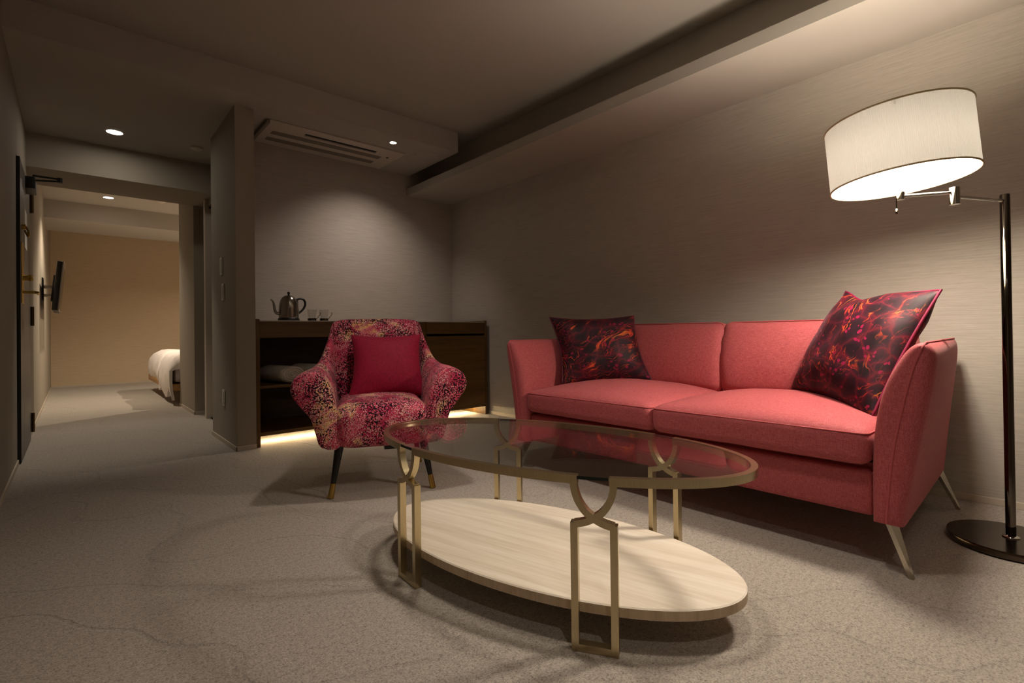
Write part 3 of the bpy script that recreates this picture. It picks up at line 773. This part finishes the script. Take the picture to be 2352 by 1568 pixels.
towel(1.215, 4.13, math.radians(14), 'white rolled towel near the open end of the cabinet shelf')
towel(1.455, 4.18, math.radians(14), 'white rolled towel half hidden behind the armchair')

# ------------------------------------------------------------------ ceiling fittings
ac = thing('air_conditioner', 'ceiling air conditioner panel with long vent slot in the soffit', 'air conditioner', (1.65, 4.20, ZS))
AO = Vector((1.65, 4.20, ZS))
def apart(name, bm, mat, sm=None):
    bm.transform(Matrix.Translation(-AO)); return mesh_obj(name, bm, mat, ac, sm)
apart('panel', B((1.11, 2.24, 3.965, 4.475, ZS-.012, ZS), bev=.004), M['acwhite'], 40)
apart('vent_slot', B((1.40, 2.01, 4.055, 4.085, ZS-.0135, ZS-.011)), M['slot'])
apart('louvre', B((1.40, 2.01, 4.088, 4.098, ZS-.022, ZS-.012)), M['acwhite'])
for y0, x0, x1 in ((4.15, 1.18, 2.10), (4.30, 1.18, 2.10)):
    apart('grille', B((x0, x1, y0, y0+.075, ZS-.0135, ZS-.011)), M['acdark'])
apart('end_cap', B((1.085, 1.112, 3.97, 4.42, ZS-.03, ZS), bev=.004), M['acdark'], 40)
apart('sensor', B((2.14, 2.16, 4.13, 4.15, ZS-.0145, ZS-.011)), M['slot'])
hat = mesh_obj('access_hatch', B((2.30, 2.56, 3.80, 4.07, ZS-.002, ZS-.0002)), M['plaster'], None, None, (2.43, 3.93, ZS), 'plain square access hatch in the soffit beside the air conditioner', 'hatch')
bm = bmesh.new(); lathe(bm, [(0, -.004), (.006, -.004), (.006, -.002), (0, -.002)], 12, (2.32, 3.93, ZS)); bm.transform(Matrix.Translation((-2.43, -3.93, -ZS))); mesh_obj('latch', bm, M['acdark'], hat)

def downlight(x, y, z, r, power, col, label, spot=120, blend=.6, rot=(0, 0, 0), soft=.035, lens='lens', group='recessed downlights'):
    t = thing('downlight', label, 'downlight', (x, y, z), 0, group)
    bm = bmesh.new(); lathe(bm, [(r, -.001), (r+.008, -.001), (r+.009, -.004), (r+.002, -.006), (r-.001, -.003), (r-.001, -.0005), (r, -.001)], 36); mesh_obj('trim_ring', bm, M['white'], t, 50)
    bm = bmesh.new(); lathe(bm, [(0, -.003), (r-.002, -.0025), (r-.002, -.0005), (0, -.0005)], 36); mesh_obj('lens', bm, M[lens], t, 50)
    light('downlight_light', 'SPOT', (x, y, z-.012), power, col, rot, spot_size=math.radians(spot), spot_blend=blend, shadow_soft_size=soft)
downlight(.252, 4.986, ZS, .050, P_HALL, NEUT, 'round white downlight in the passage ceiling before the header', 66, .7, lens='lens_hall')
downlight(.337, 7.95, 2.54, .050, P_BED, WARM, 'round white downlight in the bedroom ceiling beyond the passage', 128, .7)
downlight(2.031, 3.802, ZS, .026, P_ALCOVE, (1, .85, .76), 'small bright spotlight in the soffit beside the air conditioner', 108, 1.0, rot=(math.radians(20), 0, 0))
downlight(1.25, 1.92, ZC, .050, P_TABLE, NEUT, 'round downlight in the main ceiling between the armchair and the coffee table', 88, 1.0, soft=.10)
downlight(1.25, .72, ZC, .050, P_TABLE*.85, NEUT, 'round downlight in the main ceiling above the near end of the coffee table', 88, 1.0, soft=.10)
downlight(.15, -.55, ZC, .050, P_NEAR, NEUT, 'round downlight in the main ceiling at the near end of the room', 110, .8)
downlight(2.35, 7.75, 2.54, .050, 215, WARM, 'added unseen fill light built as a downlight above the bed', 160, .5)  # added fill lamp, out of view, to brighten the bedroom

def detector(x, y, z, label):
    bm = bmesh.new(); lathe(bm, [(0, -.022), (.030, -.022), (.045, -.012), (.048, 0), (0, 0)], 28, (x, y, z)); mesh_obj('smoke_detector', bm, M['acwhite'], None, 40, (x, y, z), label, 'smoke detector')
detector(.80, 4.97, ZS, 'round smoke detector on the passage ceiling beside the partition')
detector(.86, 7.75, 2.54, 'round smoke detector on the bedroom ceiling')

# switches on the passage side of the partition
def plate(name, y, z0, z1, wd, label, kind):
    o = mesh_obj(name, B((.844, .852, y-wd/2, y+wd/2, z0, z1), bev=.002), M['white'], None, 40, (.848, y, z0), label, kind)
    nb = 3
    for k in range(nb):
        h = (z1-z0-.03)/nb; zz = z0+.015+k*h
        bm = B((.841, .845, y-.014, y+.014, zz+.003, zz+h-.003), bev=.001); bm.transform(Matrix.Translation((-.848, -y, -z0)))
        mesh_obj('rocker' if kind == 'switch' else 'socket_face', bm, M['white'], o, 40)
plate('light_switch', 4.302, 1.264, 1.398, .075, 'white light switch plate on the partition, the upper one', 'switch')
plate('light_switch', 4.253, 1.070, 1.195, .07, 'white light switch plate on the partition, below the other switch', 'switch')
plate('wall_outlet', 4.253, .277, .400, .07, 'white power outlet low on the partition', 'outlet')

# ------------------------------------------------------------------ television on its wall arm
tv = thing('television', 'black flat television on a wall arm in the passage', 'television', (-.27, 7.95, 1.38))
TO = Vector((-.27, 7.95, 1.38)); RT = Matrix.Translation((-.125, 7.95, 1.385)) @ Matrix.Rotation(math.radians(5), 4, 'Y')
def tpart(name, bm, mat, sm=40, rot=True):
    if rot: bm.transform(RT)
    bm.transform(Matrix.Translation(-TO)); return mesh_obj(name, bm, mat, tv, sm)
tpart('cabinet', B((-.030, .022, -.46, .46, -.275, .275), bev=.010), M['blackplastic'])
tpart('bezel', B((.018, .030, -.46, .46, -.275, .275), bev=.002), M['acdark'])
tpart('screen', B((.0295, .031, -.445, .445, -.25, .262)), M['screen'])
tpart('bracket', B((-.055, -.025, -.14, .14, -.16, .14), bev=.004), M['blackplastic'])
tpart('wall_plate', B((-.269, -.255, 7.86, 8.04, 1.24, 1.50), bev=.003), M['blackplastic'], 40, False)
bm = bmesh.new(); tube(bm, [(-.257, 7.95, 1.40), (-.17, 7.95, 1.40)], .022, 12); tpart('arm', bm, M['steel'], 40, False)
bm = bmesh.new(); tube(bm, [(-.257, 7.95, 1.30), (-.17, 7.95, 1.30)], .018, 12); tpart('arm', bm, M['steel'], 40, False)

# ------------------------------------------------------------------ bed beyond the passage
BO = Vector((1.9, 8.1, 0)); bed = thing('bed', 'low light oak platform bed in the far bedroom', 'bed', tuple(BO))
def bpart(name, bm, mat, sm=40):
    bm.transform(Matrix.Translation(-BO)); return mesh_obj(name, bm, mat, bed, sm)
bpart('plinth', B((1.20, 3.2, 7.3, 8.95, .001, .165)), M['blackplastic'])
bpart('platform', B((.85, 3.3, 7.0, 9.28, .165, .245), bev=.006), M['bedwood'])
bm = rbox(1.16, 1.10, .10, .05, 10)
for v in bm.verts: v.co += Vector((2.05, 8.13, .345))
bpart('mattress', bm, M['duvet'], 60)
def duvet(y0, y1, label, seed, hang):
    nu, nv = 30, 26; bm = bmesh.new(); G = {}
    for side in (0, 1):
        for i in range(nu+1):
            for j in range(nv+1):
                u, v = i/nu, j/nv
                y = y0+(y1-y0)*v; e = min(v, 1-v)
                # path over the foot of the bed: hangs, rounds over and runs to the head
                s = u*2.6
                if s < .30: x, z = .855-.02*math.sin(s/.3*PI), .26-hang*(1-s/.30)*(.4+.6*abs(math.sin(v*PI*1.5+seed)))+.20*s/.30
                elif s < .55: a = (s-.30)/.25*PI/2; x, z = .855+.16*(1-math.cos(a)), .46+.15*math.sin(a)
                else: x, z = 1.015+(s-.55)*1.0, .61-.02*min(1, s-.55)
                z -= .10*max(0, 1-e/.14)**2*(1 if s > .3 else .2)
                p = Vector((x, y, z)); k = noise.noise(Vector((x*5, y*7, z*6+seed)))
                p += Vector((-.018*k, 0, .020*k))
                if side: p += Vector((.03 if s < .45 else .01, 0, -.05 if s > .35 else 0))
                G[side, i, j] = bm.verts.new(p)
    for side in (0, 1):
        for i in range(nu):
            for j in range(nv):
                q = [G[side, i, j], G[side, i+1, j], G[side, i+1, j+1], G[side, i, j+1]]
                bm.faces.new(q if side else q[::-1])
    for i in range(nu):
        for j in (0, nv): bm.faces.new([G[0, i, j], G[0, i+1, j], G[1, i+1, j], G[1, i, j]])
    for j in range(nv):
        for i in (0, nu): bm.faces.new([G[0, i, j], G[0, i, j+1], G[1, i, j+1], G[1, i, j]])
    return mesh_obj('duvet', bm, M['duvet'], None, 70, (1.9, (y0+y1)/2, .25), label, 'duvet')
duvet(8.02, 9.24, 'white puffy duvet on the bed half next to the far wall', 1.3, .04)
duvet(6.99, 8.00, 'white puffy duvet on the bed half next to the passage, draped low', 2.2, .20)
